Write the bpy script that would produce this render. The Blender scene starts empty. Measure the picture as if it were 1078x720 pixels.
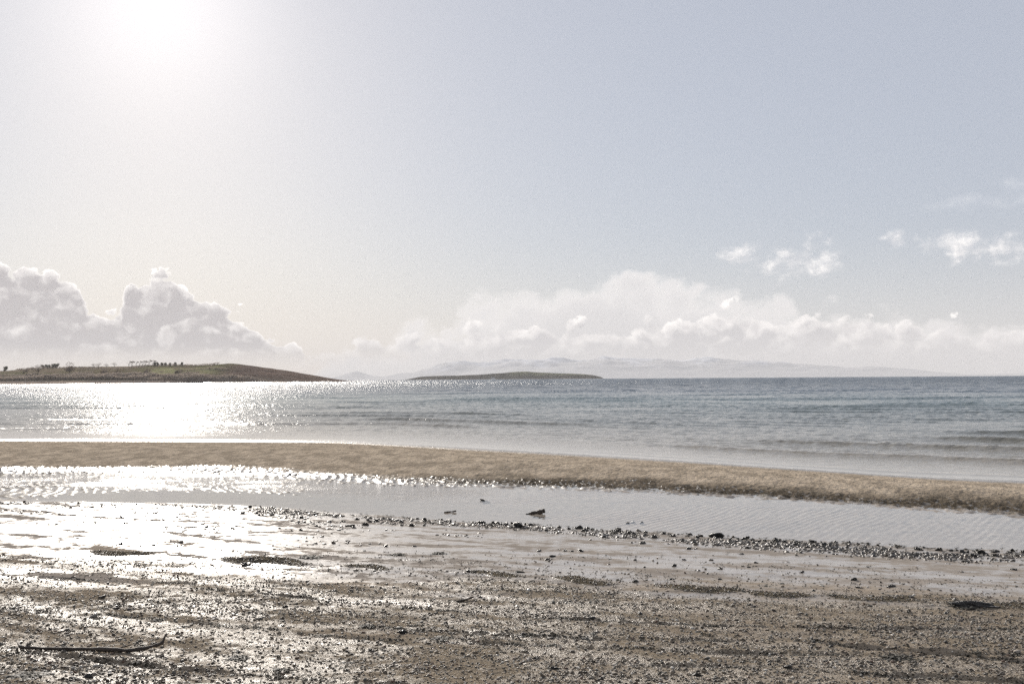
import bpy, math, random
import numpy as np
rad = math.radians
sc = bpy.context.scene
COL = sc.collection

# ------------------------------------------------------------------ camera
cd = bpy.data.cameras.new('camera'); cam = bpy.data.objects.new('camera', cd); COL.objects.link(cam)
cd.sensor_width = 36; cd.lens = 35; cd.clip_start = .05; cd.clip_end = 60000
cam.location = (0, 0, 1.95); cam.rotation_euler = (rad(92.14), rad(0.38), 0)
sc.camera = cam
sc.view_settings.view_transform = 'Standard'; sc.view_settings.look = 'None'
sc.view_settings.gamma = 1; sc.view_settings.use_curve_mapping = False
sc.view_settings.exposure = 0.34
sc.cycles.use_denoising = False
sc.cycles.volume_bounces = 0; sc.cycles.max_bounces = 6; sc.cycles.diffuse_bounces = 2
sc.cycles.glossy_bounces = 3; sc.cycles.transparent_max_bounces = 8
sc.cycles.sample_clamp_direct = 14.0; sc.cycles.sample_clamp_indirect = 3.0; sc.cycles.caustics_reflective = False; sc.cycles.caustics_refractive = False
SUN_AZ, SUN_EL = -19.8, 20.4

# ------------------------------------------------------------------ world
world = bpy.data.worlds.new('World'); sc.world = world; world.use_nodes = True
world.cycles.sampling_method = 'MANUAL'; world.cycles.sample_map_resolution = 256
WT = world.node_tree; WT.nodes.clear()

class G:
    """small helper round a node tree"""
    def __init__(s, t): s.t = t
    def n(s, typ, **kw):
        nd = s.t.nodes.new(typ)
        for k, v in kw.items(): setattr(nd, k, v)
        return nd
    def put(s, sock, v):
        if v is None: return
        if isinstance(v, bpy.types.NodeSocket): s.t.links.new(v, sock)
        elif isinstance(v, (tuple, list)) and sock.type == 'RGBA' and len(v) == 3: sock.default_value = (*v, 1)
        else: sock.default_value = v
    def m(s, op, a, b=None, c=None, clamp=False):
        nd = s.n('ShaderNodeMath', operation=op, use_clamp=clamp)
        for i, v in enumerate((a, b, c)): s.put(nd.inputs[i], v)
        return nd.outputs[0]
    def v(s, op, a, b=None, out=0):
        nd = s.n('ShaderNodeVectorMath', operation=op)
        s.put(nd.inputs[0], a)
        if b is not None:
            s.put(nd.inputs[3] if op == 'SCALE' else nd.inputs[1], b)
        return nd.outputs[out]
    def xyz(s, x, y, z):
        nd = s.n('ShaderNodeCombineXYZ')
        for i, q in enumerate((x, y, z)): s.put(nd.inputs[i], q)
        return nd.outputs[0]
    def sep(s, v):
        nd = s.n('ShaderNodeSeparateXYZ'); s.put(nd.inputs[0], v); return nd.outputs
    def step(s, x, a, b, lo=0.0, hi=1.0, mode='SMOOTHSTEP'):
        nd = s.n('ShaderNodeMapRange', interpolation_type=mode)
        for i, q in enumerate((x, a, b, lo, hi)): s.put(nd.inputs[i], q)
        return nd.outputs[0]
    def noise(s, vec, scale, detail=4, rough=.5, dist=0, out=0, dims='3D'):
        nd = s.n('ShaderNodeTexNoise', noise_dimensions=dims)
        s.put(nd.inputs['Vector'], vec); s.put(nd.inputs['Scale'], scale); nd.inputs['Detail'].default_value = detail
        nd.inputs['Roughness'].default_value = rough; nd.inputs['Distortion'].default_value = dist
        return nd.outputs[out]
    def voro(s, vec, scale, detail=0, rough=.5, feature='F1'):
        nd = s.n('ShaderNodeTexVoronoi', feature=feature)
        s.put(nd.inputs['Vector'], vec); s.put(nd.inputs['Scale'], scale)
        nd.inputs['Detail'].default_value = detail; nd.inputs['Roughness'].default_value = rough
        return nd.outputs['Distance']
    def mix(s, f, a, b, mode='MIX'):
        nd = s.n('ShaderNodeMix', data_type='RGBA', blend_type=mode)
        s.put(nd.inputs[0], f); s.put(nd.inputs[6], a); s.put(nd.inputs[7], b)
        return nd.outputs[2]
    def ramp(s, f, pts, interp='LINEAR'):
        nd = s.n('ShaderNodeValToRGB'); r = nd.color_ramp; r.interpolation = interp
        while len(r.elements) < len(pts): r.elements.new(.5)
        for e, (p, c) in zip(r.elements, pts): e.position = p; e.color = (*c, 1)
        s.put(nd.inputs[0], f); return nd.outputs[0]
    def curve(s, x, pts, x0, x1, y0, y1):
        """piecewise curve through pts (x, y) in real units"""
        nd = s.n('ShaderNodeFloatCurve'); cv = nd.mapping.curves[0]
        P = [((a-x0)/(x1-x0), (b-y0)/(y1-y0)) for a, b in pts]
        while len(cv.points) < len(P): cv.points.new(.5, .5)
        for p, q in zip(cv.points, P): p.location = q; p.handle_type = 'AUTO'
        nd.mapping.update()
        s.put(nd.inputs[1], s.step(x, x0, x1, mode='LINEAR'))
        return s.m('MULTIPLY_ADD', nd.outputs[0], y1-y0, y0)

g = G(WT)
sky = g.n('ShaderNodeTexSky', sky_type='NISHITA', sun_disc=False)
sky.sun_elevation = rad(SUN_EL); sky.sun_rotation = rad(SUN_AZ)
sky.altitude = 0; sky.air_density = 1.0; sky.dust_density = .6; sky.ozone_density = 1.0
dirv = g.v('NORMALIZE', g.n('ShaderNodeTexCoord').outputs['Generated'])
dx, dy, dz = g.sep(dirv)
az = g.m('MULTIPLY', g.m('ARCTAN2', dx, dy), 180/math.pi)
el = g.m('MULTIPLY', g.m('ARCSINE', dz), 180/math.pi)
SKYK = 0.05
base = g.v('SCALE', sky.outputs[0], SKYK)
# thin high veil of ice cloud: makes the blue milky and lights up round the sun
sd = (math.sin(rad(SUN_AZ))*math.cos(rad(SUN_EL)), math.cos(rad(SUN_AZ))*math.cos(rad(SUN_EL)), math.sin(rad(SUN_EL)))
ca = g.v('DOT_PRODUCT', dirv, sd, out=1)
angs = g.m('MULTIPLY', g.m('ARCCOSINE', g.m('MINIMUM', ca, .999999)), 180/math.pi)
glow = g.m('ADD', g.m('MULTIPLY', g.m('EXPONENT', g.m('MULTIPLY', g.m('MULTIPLY', angs, angs), -1/28.)), .16),
           g.m('MULTIPLY', g.m('EXPONENT', g.m('MULTIPLY', angs, -1/11.)), 0.05))
veilc = g.v('SCALE', (1.0, .955, .95), glow)
VEIL = 0.66
veilbase = (0.49, 0.512, 0.582)
# the veil thickens and turns creamy towards the horizon
low = g.step(el, .3, 8.5, 1, 0)
base = g.mix(g.m('MULTIPLY_ADD', low, .22, VEIL), base, g.mix(g.m('MULTIPLY', low, .8), veilbase, (.60, .585, .58)))
base = g.v('ADD', base, veilc)
clear = base

P = g.xyz(az, g.m('MULTIPLY', el, 1.25), 0.0)
warp = g.v('SCALE', g.v('SUBTRACT', g.noise(P, .55, 5, .62, out=1), (.5, .5, .5)), 1.5)
PW = g.v('ADD', P, warp)

def billow(vec, scale, seed):
    q = g.v('ADD', vec, (seed*7.3, seed*3.1, seed*1.7))
    v3 = g.m('SUBTRACT', .60, g.voro(q, scale, 3, .45))
    c = g.m('SUBTRACT', g.noise(q, scale*3.2, 7, .66), .5)
    return g.m('ADD', g.m('MULTIPLY', v3, 1.15), g.m('MULTIPLY', c, .34))

def layer(col_in, top, amp, scale, seed, soft, rimw, body, rim, alpha, foot, footw, relief, rimamt=1.0):
    H = g.curve(az, top, -45, 45, -2, 14)
    bl = billow(PW, scale, seed)
    D = g.m('ADD', g.m('SUBTRACT', H, el), g.m('MULTIPLY', bl, amp))
    mask = g.step(D, 0, soft)
    r = g.m('MULTIPLY', g.m('EXPONENT', g.m('MULTIPLY', g.m('MAXIMUM', D, 0), -1/rimw)), rimamt)
    lit = r
    if relief:
        bl2 = billow(g.v('ADD', PW, (-.28/scale*.6, .5/scale*.6, 0)), scale, seed)
        lit = g.m('ADD', r, g.m('MULTIPLY', g.m('SUBTRACT', bl, bl2), relief), clamp=True)
    c = g.mix(lit, body, rim)
    ft = g.step(el, foot, foot+footw)
    return g.mix(g.m('MULTIPLY', g.m('MULTIPLY', mask, ft), alpha), col_in, c)

LOW = -1.5
# far, soft veil bank in the middle
mid_top = [(-45, LOW), (-14, LOW), (-10, 2.4), (-7, 3.3), (-4.8, 4.2), (-1.5, 5.4), (1.2, 6.2), (4.5, 6.9), (8.8, 6.7), (12, 6.0), (15, 4.9), (18, 4.2), (24, 3.6), (28, 3.4), (36, 4.2), (45, 4)]
base = layer(base, mid_top, 2.0, .38, 3, 1.3, 1.0, (.61, .595, .60), (1.12, 1.07, 1.03), .88, -1, 1.0, 0, .75)
# nearer billows of the same bank
mid2 = [(-45, LOW), (-16, LOW), (-12, 1.5), (-9, 2.6), (-6, 3.0), (-3, 3.5), (0, 3.3), (3, 3.7), (6, 3.4), (9, 3.9), (13, 4.3), (16, 4.1), (19, 4.0), (22, 3.2), (25, 3.1), (28, 3.0), (36, 4), (45, 4.5)]
base = layer(base, mid2, 1.6, .60, 5, .45, .50, (.52, .505, .515), (1.10, 1.05, 1.01), .9, .3, 2.4, 1.0, .85)
mid3 = [(-45, LOW), (-14, LOW), (-9, .9), (-4, 1.7), (0, 1.5), (5, 1.7), (9, 1.3), (14, 2.3), (18, 2.4), (22, 1.9), (25, 1.8), (30, 1.6), (45, 2)]
base = layer(base, mid3, 1.3, .95, 9, .4, .35, (.58, .565, .575), (.88, .85, .83), .6, .2, 1.2, 0, .7)
# the big backlit cumulus on the left
left_top = [(-45, 6.8), (-38, 7.6), (-32, 6.9), (-27.2, 6.5), (-25.5, 6.2), (-23.9, 5.4), (-22.9, 4.4), (-21.9, 4.1), (-21.1, 5.5), (-19.9, 6.2), (-18.4, 5.8), (-17.5, 4.7), (-16.4, 4.8), (-15.3, 4.2), (-14.5, 3.6), (-13.4, 2.8), (-12.2, 2.1), (-11.0, 1.2), (-9.8, -1), (45, -1.5)]
base = layer(base, left_top, 1.35, .72, 1, .20, .24, (.43, .405, .41), (1.30, 1.25, 1.20), .96, .7, 1.4, .55)

# small drifting puffs on the right
def puff(col_in, blobs, seed, body, rim, alpha):
    tot = None
    for (a0, e0, ra, re) in blobs:
        u = g.m('DIVIDE', g.m('SUBTRACT', az, a0), ra); w = g.m('DIVIDE', g.m('SUBTRACT', el, e0), re)
        q = g.m('SUBTRACT', 1, g.m('ADD', g.m('MULTIPLY', u, u), g.m('MULTIPLY', w, w)))
        tot = q if tot is None else g.m('MAXIMUM', tot, q)
    n1 = g.noise(g.v('ADD', PW, (seed, 0, 0)), .75, 7, .62)
    n2 = g.noise(g.v('ADD', PW, (seed-.35, .45, 0)), .75, 7, .62)
    D = g.m('ADD', g.m('MAXIMUM', tot, -3), g.m('MULTIPLY', g.m('SUBTRACT', n1, .5), 5.2))
    k = g.m('MULTIPLY', g.step(D, .0, 2.6), alpha)
    lit = g.m('MULTIPLY_ADD', g.m('SUBTRACT', n1, n2), 3.2, .5, clamp=True)
    return g.mix(k, col_in, g.mix(lit, body, rim))
base = puff(base, [(15.2, 6.3, 2.3, 1.0), (17.2, 6.5, 1.5, 1.3), (13.2, 6.9, 1.4, .8)], 11, (.62, .60, .62), (1.08, 1.03, .99), .95)
base = puff(base, [(24.3, 6.9, 1.9, 1.1), (26, 6.5, 2.3, .9), (21.2, 7.4, 1.2, .6), (29, 6.3, 2, .7)], 23, (.62, .60, .62), (1.08, 1.03, .99), .95)
base = puff(base, [(25.6, 9.0, 3.2, .5), (28, 9.8, 2.2, .5)], 31, (.58, .6, .66), (.78, .78, .80), .35)
bg = g.n('ShaderNodeBackground'); g.put(bg.inputs[0], base); bg.inputs[1].default_value = 1.0
# the sky texture itself is taken at SKYK, i.e. background strength 0.075
# clouds only stand between the horizon and 12 degrees: above that the clear sky is used as it is
bg2 = g.n('ShaderNodeBackground'); g.put(bg2.inputs[0], clear); mxs = g.n('ShaderNodeMixShader')
g.put(mxs.inputs[0], g.m('GREATER_THAN', g.m('ABSOLUTE', g.m('SUBTRACT', el, 5.0)), 7.0))
WT.links.new(bg.outputs[0], mxs.inputs[1]); WT.links.new(bg2.outputs[0], mxs.inputs[2])
wo = g.n('ShaderNodeOutputWorld'); WT.links.new(mxs.outputs[0], wo.inputs[0])

# ------------------------------------------------------------------ sun
sl = bpy.data.lights.new('sun', 'SUN'); sl.energy = 4.6; sl.angle = rad(.53); sl.color = (1, .93, .84)
so = bpy.data.objects.new('sun', sl); COL.objects.link(so)
so.rotation_euler = (rad(90-SUN_EL), 0, rad(180-SUN_AZ))
so.location = (0, 0, 30)

# ------------------------------------------------------------------ object helpers
def tag(o, label=None, cat=None, group=None, kind=None):
    if label: o['label'] = label
    if cat: o['category'] = cat
    if group: o['group'] = group
    if kind: o['kind'] = kind
    return o
def link(name, me, mat=None, parent=None, smooth=True):
    if mat: me.materials.append(mat)
    if smooth and len(me.polygons): me.polygons.foreach_set('use_smooth', np.ones(len(me.polygons), bool))
    o = bpy.data.objects.new(name, me); COL.objects.link(o)
    if parent: o.parent = parent
    return o
def empty(name, loc, rz=0):
    o = bpy.data.objects.new(name, None); COL.objects.link(o); o.location = loc; o.rotation_euler = (0, 0, rz)
    o.empty_display_size = .1
    return o
def mesh_np(name, V, F):
    """V (n,3), F (m,k) arrays"""
    me = bpy.data.meshes.new(name); k = F.shape[1]
    me.vertices.add(len(V)); me.vertices.foreach_set('co', V.astype(np.float32).ravel())
    me.loops.add(F.size); me.loops.foreach_set('vertex_index', F.astype(np.int32).ravel())
    me.polygons.add(len(F)); me.polygons.foreach_set('loop_start', np.arange(0, F.size, k, dtype=np.int32))
    me.update(calc_edges=True); return me
def grid_mesh(name, X, Y, Z):
    n, m = X.shape
    V = np.stack([X.ravel(), Y.ravel(), Z.ravel()], 1)
    i = np.arange(n*m).reshape(n, m)
    F = np.stack([i[:-1, :-1].ravel(), i[:-1, 1:].ravel(), i[1:, 1:].ravel(), i[1:, :-1].ravel()], 1)
    return mesh_np(name, V, F)
def attr(me, name, a):
    at = me.attributes.new(name, 'FLOAT', 'POINT'); at.data.foreach_set('value', a.astype(np.float32).ravel())

def _h(ix, iy, s):
    n = (ix.astype(np.int64)*374761393 + iy.astype(np.int64)*668265263 + s*982451653) & 0xffffffff
    n = ((n ^ (n >> 13))*1274126177) & 0xffffffff
    return ((n ^ (n >> 16)) & 0xffff)/65535.0
def vn(x, y, s=0):
    x = np.asarray(x, float); y = np.asarray(y, float)
    ix = np.floor(x); iy = np.floor(y); fx = x-ix; fy = y-iy
    fx = fx*fx*fx*(fx*(fx*6-15)+10); fy = fy*fy*fy*(fy*(fy*6-15)+10)
    a = _h(ix, iy, s); b = _h(ix+1, iy, s); c = _h(ix, iy+1, s); d = _h(ix+1, iy+1, s)
    return (a*(1-fx)+b*fx)*(1-fy) + (c*(1-fx)+d*fx)*fy
def fbm(x, y, o=4, s=0, r=.5):
    t = 0; a = 1; w = 0
    for k in range(o):
        c, q = math.cos(.6+k), math.sin(.6+k)
        t = t + a*(vn((c*x-q*y)*2**k+k*17.3, (q*x+c*y)*2**k-k*9.1, s+k)-.5); w += a; a *= r
    return t/w*2      # about -1..1
def ss(x, a, b):
    t = np.clip((x-a)/(b-a), 0, 1); return t*t*(3-2*t)
def interp(x, pts): 
    p = np.array(pts); return np.interp(x, p[:, 0], p[:, 1])
def smooth_interp(pts, w=.5):
    xs = np.linspace(-60, 60, 4801); ys = interp(xs, pts)
    k = np.hanning(int(w/.025)*2+1); k /= k.sum()
    pad = len(k)//2
    ys = np.convolve(np.pad(ys, pad, mode='edge'), k, 'valid')
    return lambda x: np.interp(x, xs, ys)

def mat(name):
    m = bpy.data.materials.new(name); m.use_nodes = True; m.node_tree.nodes.clear()
    return m, G(m.node_tree)
def principled(gg, **kw):
    p = gg.n('ShaderNodeBsdfPrincipled')
    for k, v in kw.items(): gg.put(p.inputs[k.replace('_', ' ')], v)
    return p
def finish(gg, sh, vol=None):
    o = gg.n('ShaderNodeOutputMaterial')
    if sh is not None: gg.t.links.new(sh, o.inputs[0])
    if vol is not None: gg.t.links.new(vol, o.inputs[1])
def bump(gg, h, strength=1, dist=.01, normal=None):
    b = gg.n('ShaderNodeBump'); gg.put(b.inputs['Height'], h); gg.put(b.inputs['Strength'], strength); b.inputs['Distance'].default_value = dist
    if normal is not None: gg.put(b.inputs['Normal'], normal)
    return b.outputs[0]
def A(gg, name):
    n = gg.n('ShaderNodeAttribute', attribute_name=name); return n.outputs['Fac']
def pos(gg): return gg.n('ShaderNodeNewGeometry').outputs['Position']

# ------------------------------------------------------------------ beach shape
YA = smooth_interp([(-60, 42), (-30, 37), (-17.8, 34.6), (-10.7, 33.3), (-5.5, 32.2), (-1.9, 29.2), (.5, 27), (4.05, 23.6), (6.4, 21), (7.8, 19.5), (9.5, 18.6), (16, 14.5), (30, 9), (60, 0)], 1.2)
YB = smooth_interp([(-60, 24), (-10.6, 20.7), (-6, 20.3), (-3.7, 18.9), (-2.35, 17.9), (-1, 17.4), (.33, 17.1), (1.6, 16.6), (2.7, 16.1), (3.8, 15.3), (5, 14.5), (6, 13.75), (6.8, 13.2), (12, 10), (30, 3), (60, -10)], .5)
YC = smooth_interp([(-60, 18), (-8, 15.6), (-6.5, 15.5), (-4.1, 15.0), (-2.8, 14.2), (-1.5, 13.5), (-.75, 13.15), (.24, 12.75), (1.15, 12.2), (2, 11.9), (2.85, 11.5), (3.8, 11.15), (4.7, 10.8), (5.4, 10.6), (12, 7.6), (30, 0), (60, -14)], .5)
TRACKS = [  # shallow ruts pressed into the shingle: polyline, depth, half width
    ([(-2.6, 8.1), (-2.19, 7.97), (-1.14, 7.53), (-.9, 7.47)], .022, .035),
    ([(-.87, 7.37), (.13, 6.96), (1.01, 6.72), (1.98, 6.57), (3.3, 6.51)], .020, .03),
    ([(-5, 7.75), (-3.76, 7.36), (-2.96, 7.1), (-2.2, 6.83), (-1.15, 6.36), (-.01, 6.13), (1.44, 5.91), (3, 5.8)], .016, .05),
    ([(-4.5, 6.45), (-3.08, 6.04), (-2.41, 5.8), (-1.56, 5.5), (-.6, 5.2), (.6, 4.9)], .026, .04),
    ([(1.2, 6.4), (1.87, 6.21), (2.2, 5.98), (2.87, 5.67), (4, 5.3)], .028, .045),
    ([(.4, 5.7), (1.66, 5.51), (2.13, 5.38), (2.65, 5.23), (3.6, 5.0)], .028, .045),
    ([(-1.5, 6.9), (-.6, 6.55), (.6, 6.3), (1.6, 6.25)], .014, .04),
    ([(-5, 8.9), (-3.6, 8.5), (-2.4, 8.25), (-1.2, 8.1)], .010, .05),
]
MOUNDS = [  # long low heaps of fine shingle: x, y, half length, half width, height
    (-2.35, 9.50, .62, .20, .045), (-1.35, 9.15, .30, .12, .030), (-.15, 8.80, .36, .13, .030), (.62, 8.42, .38, .14, .036),
    (1.50, 8.02, .50, .15, .036), (2.05, 7.80, .34, .12, .03), (2.75, 7.62, .46, .16, .040), (3.65, 7.28, .60, .18, .045), (-3.9, 10.0, .5, .16, .03), (4.9, 6.9, .6, .2, .05)]

def ground(x, y, full=False):
    x = np.asarray(x, float); y = np.asarray(y, float)
    w1 = fbm(x*.9, y*.9, 3, 5)
    wob = .16*w1 + .08*fbm(x*4, y*4, 2, 8)
    ya = YA(x) + .10*fbm(x*.4, y*0, 2, 3); yb = YB(x) + wob*1.3; yc = YC(x) + wob
    tb = (yc-y)/np.maximum(yc-5, 1)
    nearz = .10 + .27*np.clip(tb, 0, 1.0) + .05*np.clip(tb-1, 0, 30)
    s = np.clip((y-yc)/np.maximum(yb-yc, .5), 0, 1)
    deep = ss(x, -4.5, .5)                              # pool is a real channel on the right, a wet rippled flat on the left
    prof = np.sin(np.pi*np.clip(s, 0, 1))**.8
    flat = np.where(s < .38, (.004-.026*ss(x+.8*fbm(x*.5, y*.5, 2, 19), -9.0, -5.2))*np.sin(np.pi*np.clip(s/.38, 0, 1)), -.007*np.sin(np.pi*np.clip((s-.38)/.62, 0, 1)))
    poolz = .10 - .045*prof*deep + flat*(1-deep)
    u = np.clip((y-yb)/np.maximum(ya-yb, 1), 0, 1)
    barz = .10*(1-u) + .13*ss(u, 0, .36+.1*(1-deep))*(1-ss(u, .35, 1)) + .03*np.sin(np.pi*u)
    seaz = -.022*(y-ya)
    z = np.where(y < yc, nearz, np.where(y < yb, poolz, np.where(y < ya, barz, np.maximum(seaz, -2.5))))
    # ripples of the sand bar and the wet flat
    onbar = ss(y, yc-.2, yc+1.2)*(1-ss(y, ya-1.5, ya+1))
    ph = x*.9 + y*.42 + .5*fbm(x*.5, y*.5, 3, 21)
    rip = np.sin(2*np.pi*(ph/.17 + .9*fbm(x*1.3, y*1.3, 2, 22)))
    rip2 = fbm(x*11, y*6.5, 3, 31)
    edge = (1-ss(y-yb+.5*fbm(x*1.1, y*1.4, 3, 27), 1-.3, 1.9))*ss(y, yb-.5, yb+.1)
    amp = onbar*(.008 + .010*edge + .003*(1-deep)*(1-ss(y, yb-.5, yb+3)))
    z = z + amp*(rip*.55 + rip2*1.5)
    # near beach: fine relief
    near = 1-ss(y, yc-.6, yc+.1)
    grav = ss(tb+.13*fbm(x*.55, y*1.3, 3, 43), .45, .74)
    streak = fbm(x*.8+.3*y, y*3.2+.9*x, 4, 41)
    gm = np.clip(grav + .55*streak*ss(tb, .18, .5), 0, 1)
    tan = np.clip(ss(fbm(x*.55+9, y*2.2+.6*x, 3, 77), .05, .5)*ss(tb, .25, .5), 0, 1)
    mnd = np.zeros_like(x)
    for (mx, my, L, W, hh) in MOUNDS:
        c, q = math.cos(-.36), math.sin(-.36)
        a = (x-mx)*c+(y-my)*q; b = -(x-mx)*q+(y-my)*c
        e = (a/L)**2+((b+.05*np.sin(a*9+mx))/W)**2
        k = np.exp(-e*1.6)*(1+.35*fbm(x*6, y*6, 2, 61))
        z = z + hh*.75*k*near; mnd = np.maximum(mnd, ss(k, .22, .5))
    gm = np.maximum(gm, mnd)
    for (pl, dep, hw) in TRACKS:
        pl = np.array(pl); sel = (x > pl[0, 0]-.3) & (x < pl[-1, 0]+.3)
        yy = np.interp(x, pl[:, 0], pl[:, 1]) + .035*fbm(x*2.2, x*0, 3, int(dep*9999))
        d = (y-yy); fade = ss(x, pl[0, 0]-.1, pl[0, 0]+.4)*(1-ss(x, pl[-1, 0]-.4, pl[-1, 0]+.1))*(.25+.8*ss(fbm(x*2.8, y*0, 3, int(hw*9999)), -.35, .35)); hw = hw*.72
        dep = dep*.7; gprof = -dep*np.exp(-(d/hw)**2) + dep*.75*np.exp(-((d-hw*2.0)/(hw*1.1))**2) + .3*dep*np.exp(-((d+hw*2.2)/(hw*1.2))**2)
        z = z + np.where(sel, gprof*fade*near, 0)
    rough = (.004*fbm(x*28, y*28, 2, 51) + .007*fbm(x*9, y*11, 3, 52))*(.25+gm) + .012*fbm(x*1.4, y*3.0, 2, 53)*ss(tb, .1, .5) + .0015*fbm(x*2+y, y*7, 3, 54)
    z = z + rough*near*ss(tb, 0, .12)
    if not full: return z
    bw = .28+.30*ss(x, -1, 3.5); shingle = np.exp(-(np.abs(yc-y-bw*.8)/bw)**3)    # stony band along the pool
    shingle = shingle*ss(fbm(x*1.4, y*2, 2, 71)+.55, .0, .5)
    barm = onbar*ss(y, yb-.1, yb+.5)
    return z, dict(gravel=np.clip(gm*near, 0, 1), tan=tan*near*(1-.7*mnd), band=shingle*near, bar=barm, pool=ss(y, yc-.02, yc+.1)*(1-ss(y, yb-.1, yb+.1)),
                   edge=edge*ss(x, -4, 0), seep=edge, wetflat=(1-deep)*ss(y, yc-.1, yc+.4)*(1-ss(y, yb+.1, yb+1.5)), shore=ss(y, ya-2.0, ya-.2), mound=mnd*near)

cols = np.concatenate([-np.geomspace(8, .82, 26), np.linspace(-.8, .8, 1050), np.geomspace(.82, 8, 26)])
rows = np.concatenate([np.array([-14, -10, -7, -4.5, -2.5, -1, 0, 1, 2, 2.8, 3.3, 3.7, 4.0]), np.arange(4.2, 10, .0105), np.arange(10, 16, .016), np.arange(16, 24, .026), np.arange(24, 37, .045), np.geomspace(37, 90, 30)])
X = cols[None, :]*(np.maximum(rows, 3)[:, None]+1.5)*.88; Y = np.repeat(rows[:, None], len(cols), 1)
Z, msk = ground(X, Y, True)
me = grid_mesh('beach', X, Y, Z)
for k, v in msk.items(): attr(me, k, v)

m_beach, g = mat('wet sand and shingle')
p = pos(g)
grav, tan, band, barm, edge, wetf, shore, mound = [A(g, k) for k in ('gravel', 'tan', 'band', 'bar', 'edge', 'wetflat', 'shore', 'mound')]
seep = A(g, 'seep'); poolm = A(g, 'pool')
px_, py_, pz_ = g.sep(p)
pst = g.xyz(g.m('MULTIPLY_ADD', py_, .35, px_), g.m('MULTIPLY', g.m('MULTIPLY_ADD', px_, .38, py_), 3.0), 0)
nbig = g.noise(pst, .9, 5, .55)
nmid = g.noise(p, 7, 5, .6)
nfin = g.noise(p, 60, 4, .65)
ngr = g.noise(p, 170, 2, .6)
silt = g.ramp(g.m('MULTIPLY_ADD', g.m('SUBTRACT', nmid, .5), .6, nbig), [(.3, (.25, .22, .19)), (.7, (.38, .335, .285))])
tanc = g.ramp(nmid, [(.3, (.26, .212, .16)), (.75, (.34, .28, .212))])
gravc = g.ramp(g.m('MULTIPLY_ADD', nfin, .6, g.m('MULTIPLY', ngr, .4)), [(.33, (.11, .088, .064)), (.5, (.27, .222, .165)), (.68, (.47, .405, .315))])
barc = g.ramp(g.m('MULTIPLY_ADD', nfin, .35, g.m('MULTIPLY', nmid, .65)), [(.32, (.40, .33, .25)), (.68, (.57, .475, .365))])
nbar = g.noise(g.xyz(px_, g.m('MULTIPLY', py_, .45), 0), 2.4, 6, .68)
barc = g.mix(g.step(nbar, .40, .60, .05, .62), barc, (.20, .165, .125))
wetbar = g.ramp(nmid, [(.3, (.060, .050, .038)), (.7, (.14, .115, .085))])
c = g.mix(g.m('MULTIPLY', tan, .7), silt, tanc)
gmix = g.step(g.m('MULTIPLY_ADD', g.m('SUBTRACT', nmid, .5), .9, grav), .25, .75)
c = g.mix(gmix, c, g.mix(g.m('MULTIPLY', tan, .5), gravc, tanc))
c = g.mix(g.m('MULTIPLY', mound, .75), c, (.11, .092, .062))
c = g.mix(barm, c, barc)
c = g.mix(g.m('MAXIMUM', g.m('MULTIPLY', edge, barm), g.m('MULTIPLY', shore, .6)), c, wetbar)
c = g.mix(poolm, c, g.ramp(nmid, [(.3, (.33, .295, .26)), (.7, (.42, .375, .33))]))
c = g.mix(wetf, c, (.16, .14, .118))
# how much of a water film lies on the surface
film = g.step(g.m('ADD', nbig, g.m('MULTIPLY', g.m('SUBTRACT', nmid, .5), .7)), .41, .61)
film = g.m('MULTIPLY', film, g.m('SUBTRACT', 1, g.m('MULTIPLY', gmix, .62)))
film = g.m('MULTIPLY', film, g.m('SUBTRACT', 1, g.m('MULTIPLY', tan, .5)))
film = g.m('MULTIPLY', film, g.m('SUBTRACT', 1, mound))
film = g.m('MULTIPLY', film, g.m('SUBTRACT', 1, barm))
film = g.m('MULTIPLY', film, g.m('SUBTRACT', 1, poolm))
film = g.m('MAXIMUM', film, g.m('MULTIPLY', g.m('MULTIPLY', wetf, g.step(px_, -10.5, -5.0, .15, 1)), g.step(g.noise(p, 3.5, 4, .6), .35, .6, .02, .12)))
film = g.m('MAXIMUM', film, g.m('MULTIPLY', shore, .85))
film = g.m('MAXIMUM', film, g.m('MULTIPLY', g.step(g.m('MULTIPLY_ADD', g.m('SUBTRACT', seep, g.m('MULTIPLY', edge, .42)), .34, g.noise(g.xyz(px_, g.m('MULTIPLY', py_, .5), 0), 16, 3, .6)), .74, .84), .9))
film = g.m('MULTIPLY', film, g.m('MAXIMUM', g.m('SUBTRACT', 1, poolm), g.step(pz_, .0985, .1015)))
ro = g.step(film, 0, 1, .50, .28, mode='LINEAR')
hb = g.m('ADD', g.m('MULTIPLY', nfin, g.m('MULTIPLY_ADD', gmix, 1.0, .16)), g.m('MULTIPLY', ngr, g.m('MULTIPLY', gmix, .45)))
hb = g.m('MULTIPLY_ADD', nmid, .35, hb)
hb = g.m('ADD', hb, g.m('MULTIPLY', barm, g.m('MULTIPLY', g.noise(g.xyz(px_, g.m('MULTIPLY', py_, .55), 0), 11, 4, .6), 4.5)))
bstr = g.m('MAXIMUM', g.m('SUBTRACT', 1, g.m('MULTIPLY', film, .80)), .1)
nrm = bump(g, hb, bstr, .016)
pr = principled(g, Base_Color=c, Roughness=ro, IOR=1.40, Normal=nrm)
g.put(pr.inputs['Specular IOR Level'], g.m('MULTIPLY', film, .25)); g.put(pr.inputs['Coat Weight'], g.m('MULTIPLY', film, g.step(nmid, .34, .62, .9, .5))); pr.inputs['Coat Roughness'].default_value = .20; pr.inputs['Coat IOR'].default_value = 1.5
cn = bump(g, g.m('ADD', g.m('ADD', g.m('MULTIPLY', nfin, .35), nmid), g.m('MULTIPLY', gmix, g.m('ADD', g.m('MULTIPLY', nfin, 2.2), g.m('MULTIPLY', ngr, 1.6)))), 1, .005)
g.put(pr.inputs['Coat Normal'], cn)
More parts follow.
